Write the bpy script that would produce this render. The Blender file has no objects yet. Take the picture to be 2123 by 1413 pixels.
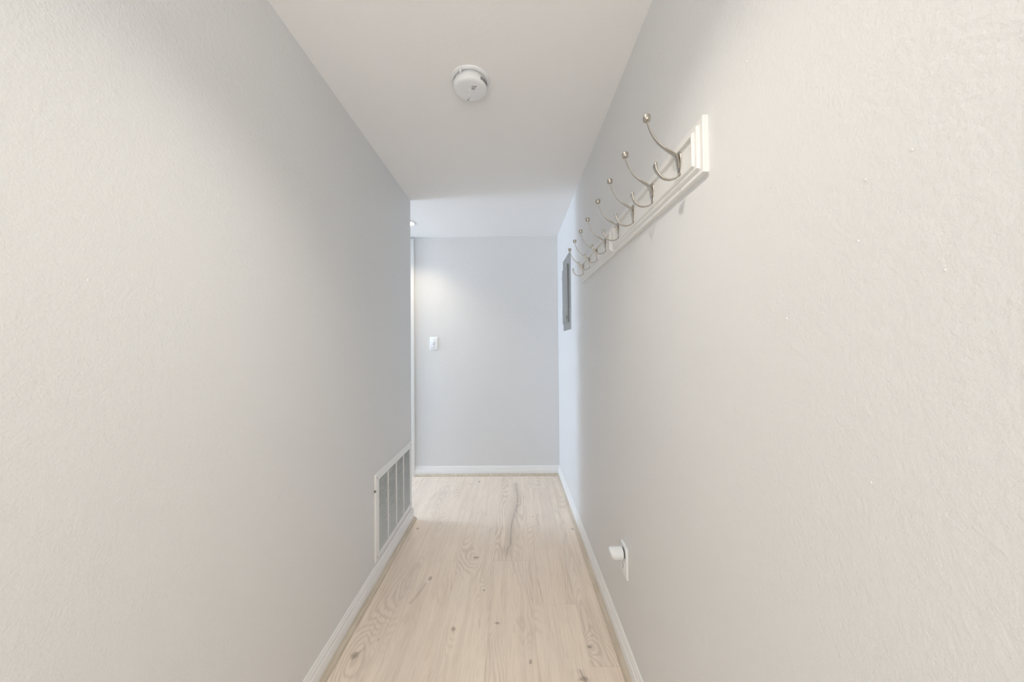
import bpy, bmesh, math, random
from mathutils import Vector, Matrix
random.seed(7)
PI = math.pi
scene = bpy.context.scene
COL = scene.collection

# ------------------------------------------------------------------ dimensions (metres)
H = 2.15            # ceiling height
EYE = 1.1634        # camera height
XR, XL = 0.408, -0.690    # corridor walls
YB, YE = 3.085, 2.300     # back wall, end of the left wall
YS = -1.50                # near end of the corridor
XP = -4.00                # far end of the side passage
T = 0.12                  # wall thickness

# ------------------------------------------------------------------ camera
def make_camera():
    yaw, pitch, roll = 0.00354963, 0.01277092, -0.0082664
    fw = Vector((-math.sin(yaw) * math.cos(pitch), math.cos(yaw) * math.cos(pitch), math.sin(pitch)))
    r = Vector((math.cos(yaw), math.sin(yaw), 0))
    u = r.cross(fw)
    r2 = r * math.cos(roll) + u * math.sin(roll)
    u2 = u * math.cos(roll) - r * math.sin(roll)
    cd = bpy.data.cameras.new('camera')
    cd.sensor_width = 36.0
    cd.lens = 708.0 / 2123.0 * 36.0
    cd.clip_start = 0.02
    co = bpy.data.objects.new('camera', cd)
    m = Matrix((r2, u2, -fw)).transposed().to_4x4()
    m.translation = (0, 0, EYE)
    co.matrix_world = m
    COL.objects.link(co)
    scene.camera = co
make_camera()

# ------------------------------------------------------------------ light
vs = scene.view_settings
vs.view_transform = 'Standard'
vs.look = 'None'
vs.gamma = 1.0
vs.use_curve_mapping = False
vs.exposure = 0.57

world = bpy.data.worlds.new('world')
scene.world = world
world.use_nodes = True
bg = world.node_tree.nodes['Background']
bg.inputs['Strength'].default_value = 1.45
# added world fill behind the camera, brighter below the horizon to lift the ceiling
_nt = world.node_tree
_tc = _nt.nodes.new('ShaderNodeTexCoord'); _sx = _nt.nodes.new('ShaderNodeSeparateXYZ'); _mr = _nt.nodes.new('ShaderNodeMapRange')
_mr.inputs['From Min'].default_value = -0.5; _mr.inputs['From Max'].default_value = 0.3
_cm = _nt.nodes.new('ShaderNodeMix'); _cm.data_type = 'RGBA'
_cm.inputs[6].default_value = (2.6, 2.53, 2.43, 1)      # below the horizon
_cm.inputs[7].default_value = (0.58, 0.565, 0.545, 1)     # above
_nt.links.new(_tc.outputs['Generated'], _sx.inputs[0]); _nt.links.new(_sx.outputs[2], _mr.inputs['Value'])
_nt.links.new(_mr.outputs[0], _cm.inputs[0]); _nt.links.new(_cm.outputs[2], bg.inputs['Color'])

# daylight at the glazed far end of the side passage
dl = bpy.data.lights.new('passage_daylight', 'AREA')
dl.shape = 'RECTANGLE'
dl.size, dl.size_y = 0.62, 1.9
dl.energy = 42.0
dl.color = (0.54, 0.73, 1.0)
do = bpy.data.objects.new('passage_daylight', dl)
do.location = (XP - 0.05, 2.70, 1.10)
do.rotation_euler = (PI / 2, 0, -PI / 2)
COL.objects.link(do)

LAMP_NEAR = dict(energy=21.5, size=124, blend=1.0, color=(1.0, 0.92, 0.82))
LAMP_FAR = dict(energy=13.0, size=122, blend=0.85, color=(1.0, 0.86, 0.66))

# ------------------------------------------------------------------ material helpers
class V:
    """a socket in a node tree with arithmetic"""
    def __init__(s, nt, sock): s.nt, s.s = nt, sock
    def _op(s, op, o=None, c=None):
        n = s.nt.nodes.new('ShaderNodeMath'); n.operation = op
        s.nt.links.new(s.s, n.inputs[0])
        for i, q in ((1, o), (2, c)):
            if q is None: continue
            if isinstance(q, V): s.nt.links.new(q.s, n.inputs[i])
            else: n.inputs[i].default_value = q
        return V(s.nt, n.outputs[0])
    def __add__(s, o): return s._op('ADD', o)
    def __sub__(s, o): return s._op('SUBTRACT', o)
    def __mul__(s, o): return s._op('MULTIPLY', o)
    def __truediv__(s, o): return s._op('DIVIDE', o)
    def sin(s): return s._op('SINE')
    def abs(s): return s._op('ABSOLUTE')
    def sqrt(s): return s._op('SQRT')
    def exp(s): return s._op('EXPONENT')
    def mn(s, o): return s._op('MINIMUM', o)
    def mx(s, o): return s._op('MAXIMUM', o)
    def ramp(s, a, b, lo=0.0, hi=1.0):
        n = s.nt.nodes.new('ShaderNodeMapRange'); n.interpolation_type = 'SMOOTHSTEP'
        s.nt.links.new(s.s, n.inputs['Value'])
        n.inputs['From Min'].default_value = a; n.inputs['From Max'].default_value = b
        n.inputs['To Min'].default_value = lo; n.inputs['To Max'].default_value = hi
        return V(s.nt, n.outputs['Result'])

def mat(name, color, rough=0.5, metal=0.0, spec=0.5):
    m = bpy.data.materials.new(name); m.use_nodes = True
    b = m.node_tree.nodes['Principled BSDF']
    b.inputs['Base Color'].default_value = (*color, 1)
    b.inputs['Roughness'].default_value = rough
    b.inputs['Metallic'].default_value = metal
    b.inputs['Specular IOR Level'].default_value = spec
    return m

def obj_coord(nt):
    return nt.nodes.new('ShaderNodeTexCoord').outputs['Object']

def noise(nt, vec, scale, detail=2.0, rough=0.5, sx=None):
    if sx is not None:
        mp = nt.nodes.new('ShaderNodeMapping'); mp.inputs['Scale'].default_value = sx
        nt.links.new(vec, mp.inputs['Vector']); vec = mp.outputs['Vector']
    n = nt.nodes.new('ShaderNodeTexNoise')
    n.inputs['Scale'].default_value = scale; n.inputs['Detail'].default_value = detail
    n.inputs['Roughness'].default_value = rough
    nt.links.new(vec, n.inputs['Vector'])
    return V(nt, n.outputs['Fac'])

def bump(m, height, strength, dist):
    nt = m.node_tree; b = nt.nodes['Principled BSDF']
    n = nt.nodes.new('ShaderNodeBump')
    n.inputs['Strength'].default_value = strength; n.inputs['Distance'].default_value = dist
    nt.links.new(height.s, n.inputs['Height']); nt.links.new(n.outputs['Normal'], b.inputs['Normal'])

def mix(nt, fac, a, b):
    n = nt.nodes.new('ShaderNodeMix'); n.data_type = 'RGBA'
    def put(i, v):
        if isinstance(v, V): nt.links.new(v.s, n.inputs[i])
        elif isinstance(v, (tuple, list)): n.inputs[i].default_value = (*v, 1)
        else: n.inputs[i].default_value = v
    put(0, fac); put(6, a); put(7, b)
    return V(nt, n.outputs[2])

def paint(name, color, rough=0.55, bs=0.32):
    m = mat(name, color, rough, 0, 0.35); nt = m.node_tree; c = obj_coord(nt)
    a = noise(nt, c, 190, 3, 0.6); b = noise(nt, c, 75, 2, 0.5)
    bump(m, a * 0.55 + b * 0.45, bs, 0.0060)
    col = mix(nt, noise(nt, c, 1.7, 2), tuple(v * 0.985 for v in color), tuple(min(1, v * 1.015) for v in color))
    nt.links.new(col.s, nt.nodes['Principled BSDF'].inputs['Base Color'])
    return m

M_WALL = paint('wall_paint', (0.805, 0.808, 0.806))
M_CEIL = paint('ceiling_paint', (0.91, 0.90, 0.885), 0.8, 0.12)
M_TRIM = mat('white_trim_paint', (0.93, 0.93, 0.92), 0.35)
M_PLASTIC = mat('white_plastic', (0.90, 0.93, 0.95), 0.30)
M_DETECT = mat('detector_plastic', (0.83, 0.84, 0.85), 0.40)
M_RACK = mat('rack_white_paint', (0.86, 0.855, 0.83), 0.28)
M_DARK = mat('recess_shade', (0.05, 0.05, 0.05), 0.8)  # near-black painted in as the shade inside slots and gaps
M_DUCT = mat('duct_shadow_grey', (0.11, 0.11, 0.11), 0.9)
M_GREY = mat('printed_grey', (0.42, 0.42, 0.42), 0.5)
M_SCREW = mat('screw_steel', (0.32, 0.32, 0.31), 0.4, 0.8)
M_VENT = mat('vent_white_enamel', (0.92, 0.92, 0.91), 0.35)

M_NICKEL = mat('brushed_nickel', (0.53, 0.49, 0.435), 0.26, 1.0)
M_PANEL = mat('panel_grey_enamel', (0.29, 0.295, 0.285), 0.38, 0.2)

def emissive(name, color, strength):
    m = mat(name, (0.9, 0.9, 0.9), 0.4)
    b = m.node_tree.nodes['Principled BSDF']
    b.inputs['Emission Color'].default_value = (*color, 1)
    b.inputs['Emission Strength'].default_value = strength
    return m
M_LED = emissive('led_diffuser', (1.0, 0.96, 0.90), 3.0)

def shoe_wood():
    m = mat('shoe_moulding_wood', (0.55, 0.47, 0.36), 0.45); nt = m.node_tree; c = obj_coord(nt)
    g = noise(nt, c, 1.0, 3, 0.6, (60, 3.5, 60)) * 0.65 + noise(nt, c, 1.0, 2, 0.5, (200, 14, 200)) * 0.35
    col = mix(nt, g.ramp(0.35, 0.68), (0.72, 0.635, 0.515), (0.56, 0.48, 0.375))
    nt.links.new(col.s, nt.nodes['Principled BSDF'].inputs['Base Color'])
    return m
M_SHOE = shoe_wood()

KNOTS = [(-0.426, 1.726, .010, .016), (-0.214, 1.891, .018, .012), (-0.256, 1.419, .011, .014), (-0.079, 1.447, .012, .008),
         (-0.608, 1.300, .014, .020), (0.365, 2.176, .010, .012), (0.124, 2.337, .006, .010), (0.284, 1.332, .011, .007),
         (-0.620, 2.193, .010, .014), (0.236, 1.205, .020, .012), (-0.299, 2.936, .010, .022), (-0.150, 1.640, .006, .008),
         (0.055, 1.270, .007, .011), (-0.545, 1.370, .004, .008)]

def floor_mat():
    m = mat('pale_oak_planks', (0.66, 0.56, 0.46), 0.42, 0, 0.4); nt = m.node_tree
    b = nt.nodes['Principled BSDF']
    c = obj_coord(nt)
    sx = nt.nodes.new('ShaderNodeSeparateXYZ'); nt.links.new(c, sx.inputs[0])
    x, y = V(nt, sx.outputs[0]), V(nt, sx.outputs[1])
    at = nt.nodes.new('ShaderNodeAttribute'); at.attribute_name = 'plank'
    sc = nt.nodes.new('ShaderNodeSeparateColor'); nt.links.new(at.outputs['Color'], sc.inputs[0])
    r1, r2, ln = (V(nt, sc.outputs[i]) for i in range(3))
    uv = nt.nodes.new('ShaderNodeUVMap'); uv.uv_map = 'edge'
    su = nt.nodes.new('ShaderNodeSeparateXYZ'); nt.links.new(uv.outputs[0], su.inputs[0])
    u, v = V(nt, su.outputs[0]), V(nt, su.outputs[1])
    # per plank shifted coordinates
    cb = nt.nodes.new('ShaderNodeCombineXYZ')
    nt.links.new((x + r1 * 5.0).s, cb.inputs[0]); nt.links.new((y + r2 * 9.0).s, cb.inputs[1]); nt.links.new((r1 * 31.0).s, cb.inputs[2])
    P = cb.outputs[0]
    field = noise(nt, P, 1.0, 1.0, 0.4, (5.0, 0.85, 1.0)) + noise(nt, P, 1.0, 2.0, 0.5, (42, 11, 1.0)) * 0.030
    wob = noise(nt, P, 90, 2) - 0.5
    kmask = None
    for kx, ky, rx, ry in KNOTS:
        dx = (x - kx) * (1.0 / rx); dy = (y - ky) * (1.0 / ry)
        d2 = dx * dx + dy * dy
        d = d2.sqrt() + wob * 1.3
        k = d.ramp(1.25, 0.25)
        kmask = k if kmask is None else kmask.mx(k)
        dl_ = (dx * dx) * 0.10 + (dy * dy) * 0.018
        field = field + (dl_ * -1.0).exp() * 0.10
    ring = ((field * 255.0).sin() * 0.5 + 0.5)
    ring = ring._op('POWER', 2.4)
    where = noise(nt, P, 1.0, 2, 0.5, (5.0, 1.6, 1.0)).ramp(0.45, 0.66, 0.06, 1.0)
    fibre = noise(nt, P, 1.0, 3, 0.65, (210, 7, 1.0))
    streak = noise(nt, P, 1.0, 3, 0.6, (34, 1.5, 1.0))
    cloud = noise(nt, P, 1.0, 2, 0.5, (7, 3, 1.0))
    base = mix(nt, r2.ramp(0.0, 1.0), (0.970, 0.835, 0.700), (0.980, 0.860, 0.730))
    base = mix(nt, cloud.ramp(0.35, 0.7) * 0.45, base, (0.865, 0.760, 0.675))
    base = mix(nt, streak.ramp(0.42, 0.72) * 0.42, base, (0.76, 0.635, 0.52))
    base = mix(nt, ring * where * 0.36, base, (0.52, 0.41, 0.32))
    base = mix(nt, fibre.ramp(0.48, 0.75) * 0.28, base, (0.60, 0.50, 0.41))
    base = mix(nt, fibre.ramp(0.5, 0.22) * 0.22, base, (0.97, 0.89, 0.79))
    pores = noise(nt, P, 1.0, 2, 0.6, (260, 9, 1.0)).ramp(0.60, 0.74)
    base = mix(nt, pores * 0.26, base, (0.48, 0.38, 0.30))
    # cracks in the oak
    def crack(pts, w, soft, dark):
        nonlocal base
        pts = sorted((p[1], p[0]) for p in pts)
        y0, y1 = pts[0][0], pts[-1][0]; xs = [p[1] for p in pts]; x0, x1 = min(xs) - .01, max(xs) + .01
        fc = nt.nodes.new('ShaderNodeFloatCurve'); cu = fc.mapping.curves[0]
        nrm = [((p[0] - y0) / (y1 - y0), (p[1] - x0) / (x1 - x0)) for p in pts]
        cu.points[0].location = nrm[0]; cu.points[1].location = nrm[-1]
        for q in nrm[1:-1]: cu.points.new(*q)
        fc.mapping.update()
        t = (y - y0) * (1.0 / (y1 - y0))
        nt.links.new(t.s, fc.inputs['Value'])
        cx = V(nt, fc.outputs[0]) * (x1 - x0) + x0
        n1 = noise(nt, c, 26, 3, 0.6) - 0.5
        d = (x - cx + n1 * 0.012).abs()
        inside = t.ramp(0.0, 0.08) * t.ramp(1.0, 0.92)
        width = noise(nt, c, 14, 2).ramp(0.3, 0.7, 0.35, 1.0) * w
        k = ((d / width) * -1.0 + 1.0).ramp(0.0, 0.9) * inside
        hal = (d * (-1.0 / (w * 6)) + 1.0).ramp(0.0, 1.0) * inside
        base = mix(nt, hal * soft, base, (0.46, 0.38, 0.31))
        base = mix(nt, k * dark, base, (0.28, 0.225, 0.18))
    crack([(.012, 2.95), (.014, 2.812), (.024, 2.62), (.012, 2.45), (-.010, 2.33), (-.024, 2.158), (-.026, 2.02), (-.044, 1.95), (-.041, 1.865)], .009, .34, .42)
    crack([(.126, 1.550), (.119, 1.640), (.112, 1.72)], .0016, .10, .75)
    crack([(.225, 1.245), (.240, 1.205), (.262, 1.13)], .0035, .25, .7)
    crack([(-.150, 1.425), (-.152, 1.47)], .0016, .10, .7)
    crack([(.160, 2.38), (.150, 2.30), (.156, 2.22)], .0022, .15, .55)
    crack([(-.438, 1.70), (-.450, 1.64), (-.480, 1.55)], .0026, .20, .45)
    crack([(-.585, 1.335), (-.600, 1.305)], .0022, .15, .6)
    base = mix(nt, kmask * 0.62, base, (0.255, 0.20, 0.16))
    # seams
    ev = (v * 0.192).mn((v * -1.0 + 1.0) * 0.192)
    eu = (u * ln * 4.0).mn((u * -1.0 + 1.0) * ln * 4.0)
    edge = ev.mn(eu)
    seam = edge.ramp(0.0018, 0.0004)
    base = mix(nt, seam * 0.16, base, (0.36, 0.30, 0.25))
    nt.links.new(base.s, b.inputs['Base Color'])
    nt.links.new((fibre.ramp(0.2, 0.8, 0.36, 0.50)).s, b.inputs['Roughness'])
    bump(m, edge.ramp(0.0, 0.0016) * 0.6 + fibre * 0.16 - ring * where * 0.1, 0.25, 0.0008)
    return m
M_FLOOR = floor_mat()

# ------------------------------------------------------------------ mesh helpers
def link(name, bm, material, parent=None, smooth=False, loc=None):
    bmesh.ops.recalc_face_normals(bm, faces=bm.faces)
    me = bpy.data.meshes.new(name); bm.to_mesh(me); bm.free()
    me.materials.append(material)
    o = bpy.data.objects.new(name, me); COL.objects.link(o)
    if smooth:
        for p in me.polygons: p.use_smooth = True
        try: me.set_sharp_from_angle(angle=math.radians(38))
        except Exception: pass
    if parent is not None: o.parent = parent
    if loc is not None: o.location = loc
    return o

def box(bm, x0, x1, y0, y1, z0, z1, bevel=0.0, seg=2):
    r = bmesh.ops.create_cube(bm, size=1.0)
    vs_ = r['verts']
    for v in vs_:
        v.co = Vector(((x0 + x1) / 2 + v.co.x * (x1 - x0), (y0 + y1) / 2 + v.co.y * (y1 - y0), (z0 + z1) / 2 + v.co.z * (z1 - z0)))
    if bevel:
        es = list({e for v in vs_ for e in v.link_edges})
        bmesh.ops.bevel(bm, geom=es, offset=bevel, segments=seg, affect='EDGES', profile=0.5)

def new(): return bmesh.new()

def boxobj(name, mt, dims, bevel=0.0, parent=None, smooth=False):
    bm = new(); box(bm, *dims, bevel=bevel); return link(name, bm, mt, parent, smooth or bevel > 0)

def struct(o, label=None):
    o['kind'] = 'structure'
    if label: o['label'] = label
    return o

def thing(name, label, cat, loc, group=None):
    o = bpy.data.objects.new(name, None); o.empty_display_size = 0.05
    o.location = loc; COL.objects.link(o)
    return tag(o, label, cat, group)

def tag(o, label, cat, group=None):
    o['label'] = label; o['category'] = cat
    if group: o['group'] = group
    return o

def loft(bm, rings, cap=True, closed=True):
    vr = [[bm.verts.new(p) for p in r] for r in rings]
    n = len(vr[0])
    for a, b in zip(vr, vr[1:]):
        for i in range(n if closed else n - 1):
            j = (i + 1) % n
            bm.faces.new((a[i], a[j], b[j], b[i]))
    if cap:
        bm.faces.new(vr[0]); bm.faces.new(vr[-1])

def lathe(bm, prof, axis='Z', at=(0, 0, 0), n=48, sy=1.0):
    """prof: list of (radius, height); revolved about the axis"""
    rings = []
    at = Vector(at)
    for r, h in prof:
        ring = []
        for i in range(n):
            a = 2 * PI * i / n
            p, q = r * math.cos(a), r * math.sin(a) * sy
            ring.append(at + (Vector((p, q, h)) if axis == 'Z' else Vector((h, p, q)) if axis == 'X' else Vector((p, h, q))))
        rings.append(ring)
    loft(bm, rings)

def tube(bm, pts, wid, thk, side=Vector((0, 1, 0)), n=20, sub=6):
    """smooth tube through pts lying in a plane normal to side; wid = full width along side, thk = full thickness in plane"""
    P = [Vector(p) for p in pts]
    def cr(a, b, c, d, t):
        return 0.5 * ((2 * b) + (c - a) * t + (2 * a - 5 * b + 4 * c - d) * t * t + (3 * b - a - 3 * c + d) * t ** 3)
    Q, W, K = [], [], []
    for i in range(len(P) - 1):
        g = lambda L, k: L[max(0, min(len(L) - 1, k))]
        for s in range(sub):
            t = s / sub
            Q.append(cr(g(P, i - 1), P[i], P[i + 1], g(P, i + 2), t))
            W.append(wid[i] * (1 - t) + wid[i + 1] * t); K.append(thk[i] * (1 - t) + thk[i + 1] * t)
    Q.append(P[-1]); W.append(wid[-1]); K.append(thk[-1])
    rings = []
    for i, q in enumerate(Q):
        tg = (Q[min(i + 1, len(Q) - 1)] - Q[max(i - 1, 0)]).normalized()
        nr = tg.cross(side).normalized()
        se = lambda v: math.copysign(abs(v) ** 0.62, v)      # flattened strap section
        rings.append([q + side * (W[i] / 2 * se(math.cos(2 * PI * k / n))) + nr * (K[i] / 2 * se(math.sin(2 * PI * k / n))) for k in range(n)])
    loft(bm, rings)

def sweep(bm, path, prof, first, last, ext0=None):
    """moulding profile (out, z) swept along an XY polyline, room on the right of travel; only segments first..last, mitred"""
    P = [Vector((p[0], p[1], 0)) for p in path]
    def nrm(a, b):
        d = (b - a).normalized(); return Vector((d.y, -d.x, 0))
    rings = []
    for i in range(first, last + 2):
        if i == 0: m = nrm(P[0], P[1])
        elif i == len(P) - 1: m = nrm(P[-2], P[-1])
        else:
            a, b = nrm(P[i - 1], P[i]), nrm(P[i], P[i + 1])
            m = (a + b) / (1 + a.dot(b))
        rings.append([P[i] + m * o + Vector((0, 0, z)) for o, z in prof])
    loft(bm, rings)

# ------------------------------------------------------------------ shell
def build_floor():
    bm = new()
    uvl = bm.loops.layers.uv.new('edge')
    cl = bm.loops.layers.float_color.new('plank')
    W, off = 0.192, 0.080
    joints = {0: [1.861, 0.50], 1: [1.549, 0.42, 2.80], -1: [2.196, 0.80], -2: [1.861, 0.93], -3: [2.333, 1.10, -0.1], -4: [2.333, 1.0],
              2: [2.45, 1.25], }
    rnd = random.Random(11)
    x_lo, x_hi, y_lo, y_hi = XP - 0.6, XR + T, YS, YB + T
    k = math.floor((x_lo - off) / W)
    while off + k * W < x_hi:
        a, b = max(off + k * W, x_lo), min(off + (k + 1) * W, x_hi)
        # plank k spans off+k*W .. ; index 0 is the plank right of -0.112
        kk = k + 1
        js = joints.get(kk)
        if js is None:
            s = rnd.uniform(0, 1.2); js = [s + i * 1.25 for i in range(-2, 4)]
        ys = [y_lo] + sorted(j for j in js if y_lo < j < y_hi) + [y_hi]
        for y0, y1 in zip(ys, ys[1:]):
            f = bm.faces.new([bm.verts.new(p) for p in ((a, y0, 0), (b, y0, 0), (b, y1, 0), (a, y1, 0))])
            c = (rnd.random(), rnd.random(), min(1, (y1 - y0) / 4.0), 1)
            for lp, uv in zip(f.loops, ((0, 0), (0, 1), (1, 1), (1, 0))):
                lp[uvl].uv = uv; lp[cl] = c
        k += 1
    # underside so the floor has thickness
    o = [(x_lo, y_lo, -.05), (x_lo, y_hi, -.05), (x_hi, y_hi, -.05), (x_hi, y_lo, -.05)]
    f = bm.faces.new([bm.verts.new(p) for p in o])
    me = bpy.data.meshes.new('floor'); bm.to_mesh(me); bm.free(); me.materials.append(M_FLOOR)
    ob = bpy.data.objects.new('floor', me); COL.objects.link(ob)
    struct(ob)
build_floor()

struct(boxobj('ceiling', M_CEIL, (XP - 0.6, XR + T, YS, YB + T, H, H + 0.12)))
def paint_nibs(bm, x, out, spots):
    # small hardened paint specks under the wall paint
    for i, (y, z) in enumerate(spots):
        q = .0011 + .0003 * (i % 3)
        lathe(bm, [(q, -.0004 * out), (q, 0), (q * .8, q * .45 * out), (q * .4, q * .62 * out), (.0001, q * .66 * out)], 'X', (x, y, z), 10, 1.25)
bm = new(); box(bm, XR, XR + T, YS, YB, 0, H)
paint_nibs(bm, XR, -1, [(.368, 1.437), (.535, 1.408), (.586, 1.651), (.45, 1.002), (.394, 1.003), (.393, 1.351), (.493, 1.361), (.347, 1.359), (.612, 1.464),
                        (.554, 1.479), (.403, 1.283), (.51, 1.2), (.323, 1.231)])
struct(link('wall_right', bm, M_WALL))
bm = new()
paint_nibs(bm, XL, 1, [(.479, .999), (.635, 1.136), (.551, 1.275), (.729, 1.02), (.662, 1.418)])
for f in (((XL, YS), (XL, YE), (XP, YE), (XP, YE - T), (XL - T, YE - T), (XL - T, YS)),):
    loft(bm, [[(x, y, 0) for x, y in f], [(x, y, H) for x, y in f]])
wl = struct(link('wall_left', bm, M_WALL))
struct(boxobj('wall_back', M_WALL, (XP, XR + T, YB, YB + T, 0, H)))

# baseboards: ogee-topped white boards
BASE = [(0, 0), (.0125, 0), (.0135, .004), (.0135, .054), (.0125, .057), (.0095, .0585), (.0095, .062), (.0105, .066), (.0095, .072), (.0062, .0765),
        (.0062, .0795), (.0055, .083), (.002, .0845), (0, .0845)]
SHOE = [(.0135, 0)] + [(.0135 + .0185 * math.cos(a), .0185 * math.sin(a)) for a in [PI / 2 * i / 7 for i in range(8)]]
CAS_R = -0.891    # right edge of the door casing in the passage
path_l = [(XL, YS), (XL, YE), (XP, YE)]
path_r = [(CAS_R, YB), (XR, YB), (XR, YS)]
def moulding(name, path, prof, a, b, mt):
    bm = new(); sweep(bm, path, prof, a, b); return struct(link(name, bm, mt, smooth=True))
moulding('baseboard_left', path_l, BASE, 0, 1, M_TRIM)
moulding('baseboard_back', path_r, BASE, 0, 0, M_TRIM)
moulding('baseboard_right', path_r, BASE, 1, 1, M_TRIM)
moulding('trim_2', [(XL, YS), (XL, YE + .012)], SHOE, 0, 0, M_SHOE)
moulding('trim_3', path_r, SHOE, 0, 0, M_SHOE)
moulding('trim_4', path_r, SHOE, 1, 1, M_SHOE)

# door casing and door in the side passage (only the casing's edge shows past the corner)
DW = 0.76
bm = new()
box(bm, CAS_R - .058, CAS_R, YB - .017, YB, 0, 2.135, .003)
box(bm, CAS_R - .058 - DW - .058, CAS_R - .058 - DW, YB - .017, YB, 0, 2.135, .003)
box(bm, CAS_R - .058 - DW, CAS_R - .058, YB - .017, YB, 2.077, 2.135, .003)
struct(link('trim_1', bm, M_TRIM, smooth=True))
bm = new()
dx0, dx1 = CAS_R - .058 - DW + .003, CAS_R - .058 - .003
box(bm, dx0, dx1, YB - .006, YB, .008, 2.074)
for z0, z1 in ((.18, .95), (1.08, 1.92)):
    for q in (0, 1):
        a = dx0 + .11 + q * .30
        box(bm, a, a + .235, YB - .011, YB - .006, z0, z1, .004)
d1 = struct(link('door_1', bm, M_TRIM, smooth=True))
bm = new()
lathe(bm, [(.001, 0), (.026, 0), (.026, -.006), (.010, -.010), (.010, -.035), (.022, -.042), (.027, -.055), (.020, -.066), (.001, -.068)], 'Y',
      (dx0 + .06, YB - .006, .96), 24)
link('door_knob', bm, M_NICKEL, d1, True)

# ------------------------------------------------------------------ ceiling lamps
def downlight(name, x, y, label, spec, group=None):
    t = thing(name, label, 'ceiling light', (x, y, H), group)
    bm = new()
    lathe(bm, [(.0515, -.0005), (.0515, -.0055), (.054, -.0075), (.060, -.0075), (.0655, -.004), (.067, 0), (.0515, -.0005)], n=56)
    link('trim_ring', bm, M_TRIM, t, True)
    bm = new()
    lathe(bm, [(.0005, 0), (.0515, 0), (.0515, -.0045), (.040, -.006), (.0005, -.0065)], n=56)
    link('diffuser', bm, M_LED, t, True)
    l = bpy.data.lights.new(name + '_beam', 'SPOT')
    l.energy = spec['energy']; l.spot_size = math.radians(spec['size']); l.spot_blend = spec['blend']
    l.color = spec['color']; l.shadow_soft_size = 0.032
    lo = bpy.data.objects.new(name + '_beam', l); lo.location = (0, 0, -.012); lo.parent = t
    COL.objects.link(lo)
    return t
downlight('ceiling_downlight', -0.838, 2.714, 'round white lit downlight in the ceiling past the left corner', LAMP_FAR)
downlight('ceiling_downlight', -0.10, 0.62, 'round white downlight in the corridor ceiling above the coat hooks', LAMP_NEAR)

# ------------------------------------------------------------------ coat racks
RZ0, RZ1 = 1.520, 1.639
def frame_rings(w, h, prof):
    """nested rectangles in the YZ plane stepping inward and outward from the wall (-X)"""
    rings = []
    for d, t in prof:
        rings.append([(-t, d, d), (-t, w - d, d), (-t, w - d, h - d), (-t, d, h - d)])
    return rings
BOARD = [(0, 0), (0, .0100), (.0012, .0112), (.0125, .0112), (.0135, .0120), (.0145, .0165), (.0158, .0172), (.0225, .0172), (.0232, .0180),
         (.0240, .0212), (.0252, .0220), (.0285, .0220), (.0292, .0212), (.0298, .0160), (.0302, .0155)]
T_PANEL = .0155

ARM = [(.0010, -.020), (.0030, -.012), (.0046, -.001), (.0062, .0110), (.0130, .0220), (.0310, .0340), (.0515, .0510), (.0660, .0735), (.0735, .0950), (.0750, .1005)]
ARM_W = [.005, .0105, .0125, .0135, .0130, .0105, .0085, .0064, .0048, .0044]
ARM_T = [.0018, .0030, .0036, .0040, .0040, .0036, .0033, .0030, .0028, .0028]
PRG = [(.0010, -.0230), (.0040, -.0295), (.0120, -.0355), (.0260, -.0380), (.0415, -.0325), (.0530, -.0195), (.0572, -.0070), (.0564, .0000), (.0558, .0020)]
PRG_W = [.012, .0110, .0098, .0094, .0098, .0118, .0150, .0136, .0062]
PRG_T = [.0026, .0030, .0032, .0033, .0036, .0046, .0072, .0068, .0030]

def make_hook(parent, y, z):
    bm = new()
    # domed oval back plate, long axis vertical
    rings = []
    for s, t in ((1.0, .0), (1.0, .0010), (.96, .0018), (.82, .0027), (.6, .0034), (.3, .0039), (.05, .0040)):
        rings.append([(-t, .0108 * s * math.cos(a), .0300 * s * math.sin(a)) for a in [2 * PI * i / 40 for i in range(40)]])
    loft(bm, rings)
    plate = link('hook', bm, M_NICKEL, parent, True, (-T_PANEL, y, z))
    bm = new(); tube(bm, [(-o, 0, h) for o, h in ARM], ARM_W, ARM_T); link('upper_arm', bm, M_NICKEL, plate, True)
    bm = new(); tube(bm, [(-o, 0, h) for o, h in PRG], PRG_W, PRG_T); link('lower_prong', bm, M_NICKEL, plate, True)
    bm = new()
    lathe(bm, [(.0005, .1000), (.0060, .1003), (.0080, .1012), (.0086, .1026), (.0086, .1122), (.0081, .1135), (.0066, .1142), (.0005, .1146)], at=(-.0750, 0, 0), n=28)
    link('knob', bm, M_NICKEL, plate, True)
    return plate

def make_rack(label, y0, L, hook_ys):
    t = thing('coat_rack', label, 'coat rack', (XR, y0, RZ0), 'coat racks on the right wall')
    bm = new()
    loft(bm, frame_rings(L, RZ1 - RZ0, BOARD), cap=True)
    link('backboard', bm, M_RACK, t)
    for hy in hook_ys: make_hook(t, hy - y0, 1.585 - RZ0)
    return t

r1 = make_rack('white panelled coat rack with four nickel hooks, the nearer of two on the right wall', 0.7045, 0.6265, (0.795, 0.950, 1.102, 1.257))
def copy_tree(o, parent=None):
    c = o.copy(); COL.objects.link(c)
    if parent is not None: c.parent = parent
    for ch in list(o.children): copy_tree(ch, c)
    return c
r2 = copy_tree(r1)
r2.location = (XR, 1.3345, RZ0 - .002)
r2['label'] = 'white panelled coat rack with four nickel hooks, the farther one beside the electrical panel'
for o, hy in zip([c for c in r2.children if c.name.startswith('hook')], (1.434, 1.583, 1.735, 1.888)):
    o.location.y = hy - 1.3345

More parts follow.
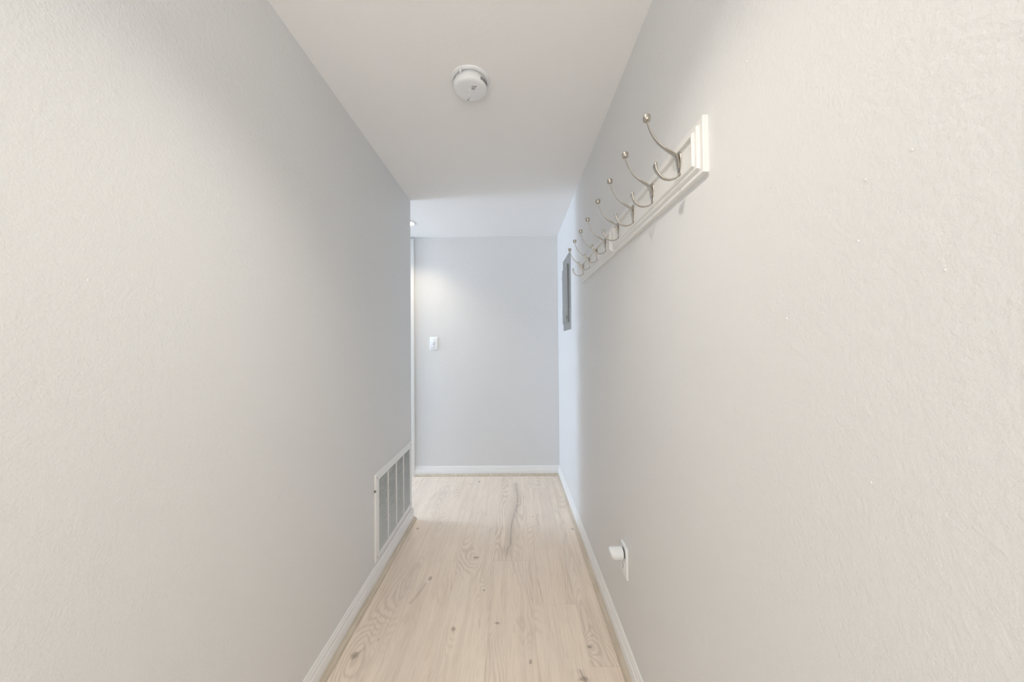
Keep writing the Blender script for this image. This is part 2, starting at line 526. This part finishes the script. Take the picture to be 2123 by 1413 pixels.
# ------------------------------------------------------------------ smoke detector
def smoke_detector():
    t = thing('smoke_detector', 'round white smoke detector on the corridor ceiling', 'smoke detector', (-0.1515, 1.258, H))
    bm = new()
    lathe(bm, [(.0005, 0), (.0720, 0), (.0722, -.0020), (.0712, -.0045), (.0690, -.0064), (.0650, -.0078), (.0625, -.0080), (.0610, -.0070), (.0600, -.0040), (.0005, -.0040)], n=72)
    link('mounting_base', bm, M_DETECT, t, True)
    bm = new()
    lathe(bm, [(.0555, -.0040), (.0555, -.0150), (.0615, -.0165), (.0628, -.0185), (.0628, -.0300), (.0612, -.0355), (.0575, -.0390), (.0500, -.0405), (.0300, -.0410),
               (.0170, -.0410), (.0160, -.0398), (.0145, -.0398), (.0135, -.0408), (.0005, -.0412)], n=72)
    body = link('body', bm, M_DETECT, t, True)
    # dark horn slots on the face
    bm = new()
    for k in range(3):
        y = -.0240 + k * .0062
        box(bm, .0075 - k * .001, .0270 - k * .0045, y - .0010, y + .0010, -.0414, -.0406)
    s = link('horn_slots', bm, M_DARK, body)
    bm = new()
    lathe(bm, [(.0005, -.0412), (.0105, -.0412), (.0110, -.0418), (.0095, -.0426), (.0005, -.0428)], at=(-.006, .018, 0), n=32)
    link('test_button', bm, M_DETECT, body, True)
    bm = new(); lathe(bm, [(.0005, -.0408), (.0019, -.0408), (.0017, -.0416), (.0005, -.0417)], at=(-.0080, .0345, 0), n=16)
    link('indicator_light', bm, M_SCREW, body, True)
    bm = new(); lathe(bm, [(.0005, -.0402), (.0052, -.0402), (.0050, -.0410), (.0005, -.0411)], at=(-.0140, .0440, 0), n=24, sy=.8)
    link('badge', bm, M_GREY, body, True)
    # side vent: dark slits round the right flank
    bm = new()
    for k in range(3):
        z = -.0205 - k * .0042
        pts = []
        for ri, ro in ((.0615, .0631),):
            a0, a1 = math.radians(-48), math.radians(-8)
            N = 10
            for zz in (z, z - .0022):
                pts.append([(r * math.cos(a0 + (a1 - a0) * i / N), r * math.sin(a0 + (a1 - a0) * i / N), zz) for r in (ri, ro) for i in (range(N + 1) if r == ri else range(N, -1, -1))])
        loft(bm, pts)
    link('side_vent', bm, M_DARK, body)
    bm = new()
    box(bm, -.0300, -.0235, -.0690, -.0560, -.0205, -.0060, .0012)
    link('release_tab', bm, M_DETECT, t, True)
smoke_detector()

# ------------------------------------------------------------------ return air vent
def air_vent():
    y0, y1, z0, z1 = 1.687, 2.284, 0.100, 0.531
    t = thing('air_vent', 'white louvred return air vent low on the left wall by the corner', 'air vent', (XL, y0, z0))
    W, Hh = y1 - y0, z1 - z0
    oy0, oy1, oz0, oz1 = .042, W - .036, .030, Hh - .037
    # flange frame with rolled outer edge
    bm = new()
    outer = lambda d, x: [(x, d, d), (x, W - d, d), (x, W - d, Hh - d), (x, d, Hh - d)]
    inner = lambda x: [(x, oy0, oz0), (x, oy1, oz0), (x, oy1, oz1), (x, oy0, oz1)]
    loft(bm, [inner(0), outer(0, 0), outer(0, .0035), outer(.003, .0075), outer(.005, .0080), inner(.0075), inner(0)], cap=False)
    link('frame', bm, M_VENT, t)
    # dark sheet against the wall, its colour painted as the duct's shade
    bm = new(); box(bm, .0002, .0009, oy0, oy1, oz0, oz1); link('duct_shade', bm, M_DUCT, t)
    # louvres
    bm = new(); n = 40; p = (oz1 - oz0) / n
    for i in range(n):
        z = oz0 + (i + .5) * p
        loft(bm, [[(.0030, y, z + .0006), (.0030, y, z + .0015), (.0070, y, z + .0002), (.0070, y, z - .0008)] for y in (oy0, oy1)])
    link('louvre_panel', bm, M_VENT, t)
    cw = (oy1 - oy0) / 4
    for k in range(1, 4):
        bm = new(); box(bm, .0010, .0080, oy0 + k * cw - .0045, oy0 + k * cw + .0045, oz0, oz1, .0006)
        link('mullion', bm, M_VENT, t)
    for sy, sz in ((.016, .020), (.016, Hh - .020), (W - .013, .020), (W - .013, Hh - .018)):
        bm = new(); lathe(bm, [(.0005, .0070), (.0034, .0070), (.0030, .0088), (.0005, .0094)], 'X', (0, sy, sz), 14)
        link('screw', bm, M_SCREW, t, True)
    bm = new(); box(bm, .0, .010, -.004, .0005, .345, .356, .001); link('damper_lever', bm, M_SCREW, t)
air_vent()

# ------------------------------------------------------------------ electrical panel
def electrical_panel():
    y0, y1, z0, z1 = 2.392, 2.735, 1.275, 1.828
    t = thing('electrical_panel', 'grey metal electrical panel on the right wall beyond the coat racks', 'electrical panel', (XR, y0, z0))
    W, Hh = y1 - y0, z1 - z0
    bm = new()
    r = lambda d, x: [(-x, d, d), (-x, W - d, d), (-x, W - d, Hh - d), (-x, d, Hh - d)]
    loft(bm, [r(0, 0), r(0, .003), r(.002, .0045), r(.030, .0060)])
    link('cover', bm, M_PANEL, t)
    bm = new(); box(bm, -.0130, -.0058, .072, W - .012, .052, Hh - .075, .003)
    d = link('door', bm, M_PANEL, t, True)
    bm = new(); box(bm, -.0200, -.0125, .100, .122, .075, .105, .002); link('latch', bm, M_SCREW, d, True)
    bm = new(); box(bm, -.0165, -.0058, .064, .073, .056, Hh - .079, .002); link('door_lip', bm, M_PANEL, d, True)
    for z in (.13, .40):
        bm = new(); lathe(bm, [(.0005, z), (.0055, z), (.0055, z + .030), (.0005, z + .030)], at=(-.0085, W - .012, 0), n=16)
        link('hinge', bm, M_SCREW, t, True)
    for sy, sz in ((.030, .16), (.030, Hh - .10)):
        bm = new(); lathe(bm, [(.0005, -.0055), (.0050, -.0055), (.0045, -.0085), (.0005, -.0092)], 'X', (0, sy, sz), 14)
        link('screw', bm, M_SCREW, t, True)
electrical_panel()

# ------------------------------------------------------------------ wall outlet and the device plugged into it
def plate_mesh(bm, w, h, t, axis):
    """bevelled cover plate, back on 0, front at t; axis 'X' faces -X, 'Y' faces -Y"""
    pr = [(0, 0), (0, t * .35), (.0012, t * .72), (.0040, t)]
    def pt(u, v, o): return (-o, u, v) if axis == 'X' else (u, -o, v)
    rings = []
    for d, o in pr:
        a, b, rr = w / 2 - d, h / 2 - d, .003
        ring = []
        for cx, cy, s in ((a - rr, b - rr, 0), (-a + rr, b - rr, 1), (-a + rr, -b + rr, 2), (a - rr, -b + rr, 3)):
            for k in range(4):
                an = PI / 2 * (s + k / 3); ring.append(pt(cx + rr * math.cos(an), cy + rr * math.sin(an), o))
        rings.append(ring)
    loft(bm, rings)

def outlet():
    yc, zc = 1.279, 0.3665
    t = thing('wall_outlet', 'white duplex wall outlet low on the right wall, one socket in use', 'wall outlet', (XR, yc, zc))
    bm = new(); plate_mesh(bm, .070, .116, .0062, 'X'); link('cover_plate', bm, M_PLASTIC, t, True)
    for s in (1, -1):
        bm = new()
        rings = []
        for sc_, o in ((1, .005), (1, .0072), (.96, .0078)):
            ring = []
            for i in range(32):
                a = 2 * PI * i / 32
                u, v = .0172 * math.cos(a), .0172 * math.sin(a)
                ring.append((-o, u * sc_, max(-.0142, min(.0142, v)) * sc_ + s * .0195))
            rings.append(ring)
        loft(bm, rings)
        rc = link('socket', bm, M_PLASTIC, t, True)
        bm = new()
        for yy, hh in ((-.0063, .0045), (.0063, .0036)):
            box(bm, -.0081, -.0070, yy - .0011, yy + .0011, s * .0195 + .002 - hh, s * .0195 + .002 + hh)
        lathe(bm, [(.0002, -.0070), (.0024, -.0070), (.0024, -.0081), (.0002, -.0081)], 'X', (0, 0, s * .0195 - .0085), 14)
        link('slots', bm, M_DARK, rc)
    bm = new(); lathe(bm, [(.0003, -.0058), (.0030, -.0058), (.0026, -.0074), (.0003, -.0078)], 'X', (0, 0, 0), 14)
    link('screw', bm, M_SCREW, t, True)
    return yc, zc

def plug_device(yc, zc):
    t = thing('plug_in_device', 'stubby white round-nosed device plugged into the upper socket of the low wall outlet', 'plug-in device', (XR - .0081, yc - .004, zc + .0265))
    bm = new(); lathe(bm, [(.0005, .0), (.0195, .0), (.0195, -.0035), (.0005, -.0035)], 'X', n=36)
    link('gap_shade_collar', bm, M_DARK, t, True)  # dark collar painted as the shaded gap between plate and housing
    bm = new()
    R, L = .0222, .056
    rings = []; n = 44
    # cylinder whose outer end is cut on a slant (longer at the top) and rounded over
    for r, s, inset in ((.0195, 0.0, .0030), (.0212, 0.0, .0034), (R, 0.02, .0045), (R, .25, .004), (R, .5, .004), (R, .66, .004), (.0218, .77, .003), (.0206, .86, .002),
                        (.0180, .930, 0), (.0140, .970, 0), (.0080, .993, 0), (.0010, 1.0, 0)):
        ring = []
        for i in range(n):
            a = 2 * PI * i / n
            y, z = r * math.cos(a), r * math.sin(a)
            full = L - .0 + (z - R) * .30
            ring.append((-(inset * (1 - s) + full * s), y, z))
        rings.append(ring)
    loft(bm, rings)
    link('housing', bm, M_PLASTIC, t, True)
plug_device(*outlet())

# ------------------------------------------------------------------ light switch
def light_switch():
    t = thing('light_switch', 'white toggle light switch on the back wall at the end of the corridor', 'light switch', (-.716, YB, 1.186))
    bm = new(); plate_mesh(bm, .0725, .119, .0075, 'Y'); link('cover_plate', bm, M_PLASTIC, t, True)
    bm = new()
    box(bm, -.0052, .0052, -.0082, -.0070, -.0125, .0125); link('toggle_slot', bm, M_GREY, t)
    bm = new()
    loft(bm, [[(-.0044, -.0075, -.0060), (.0044, -.0075, -.0060), (.0044, -.0075, .0095), (-.0044, -.0075, .0095)],
              [(-.0036, -.0190, .0060), (.0036, -.0190, .0060), (.0036, -.0205, .0130), (-.0036, -.0205, .0130)]])
    link('toggle', bm, M_PLASTIC, t)
    for z in (.0302, -.0302):
        bm = new(); lathe(bm, [(.0003, -.0068), (.0032, -.0068), (.0028, -.0085), (.0003, -.0090)], 'Y', (0, 0, z), 14)
        link('screw', bm, M_GREY, t, True)
light_switch()
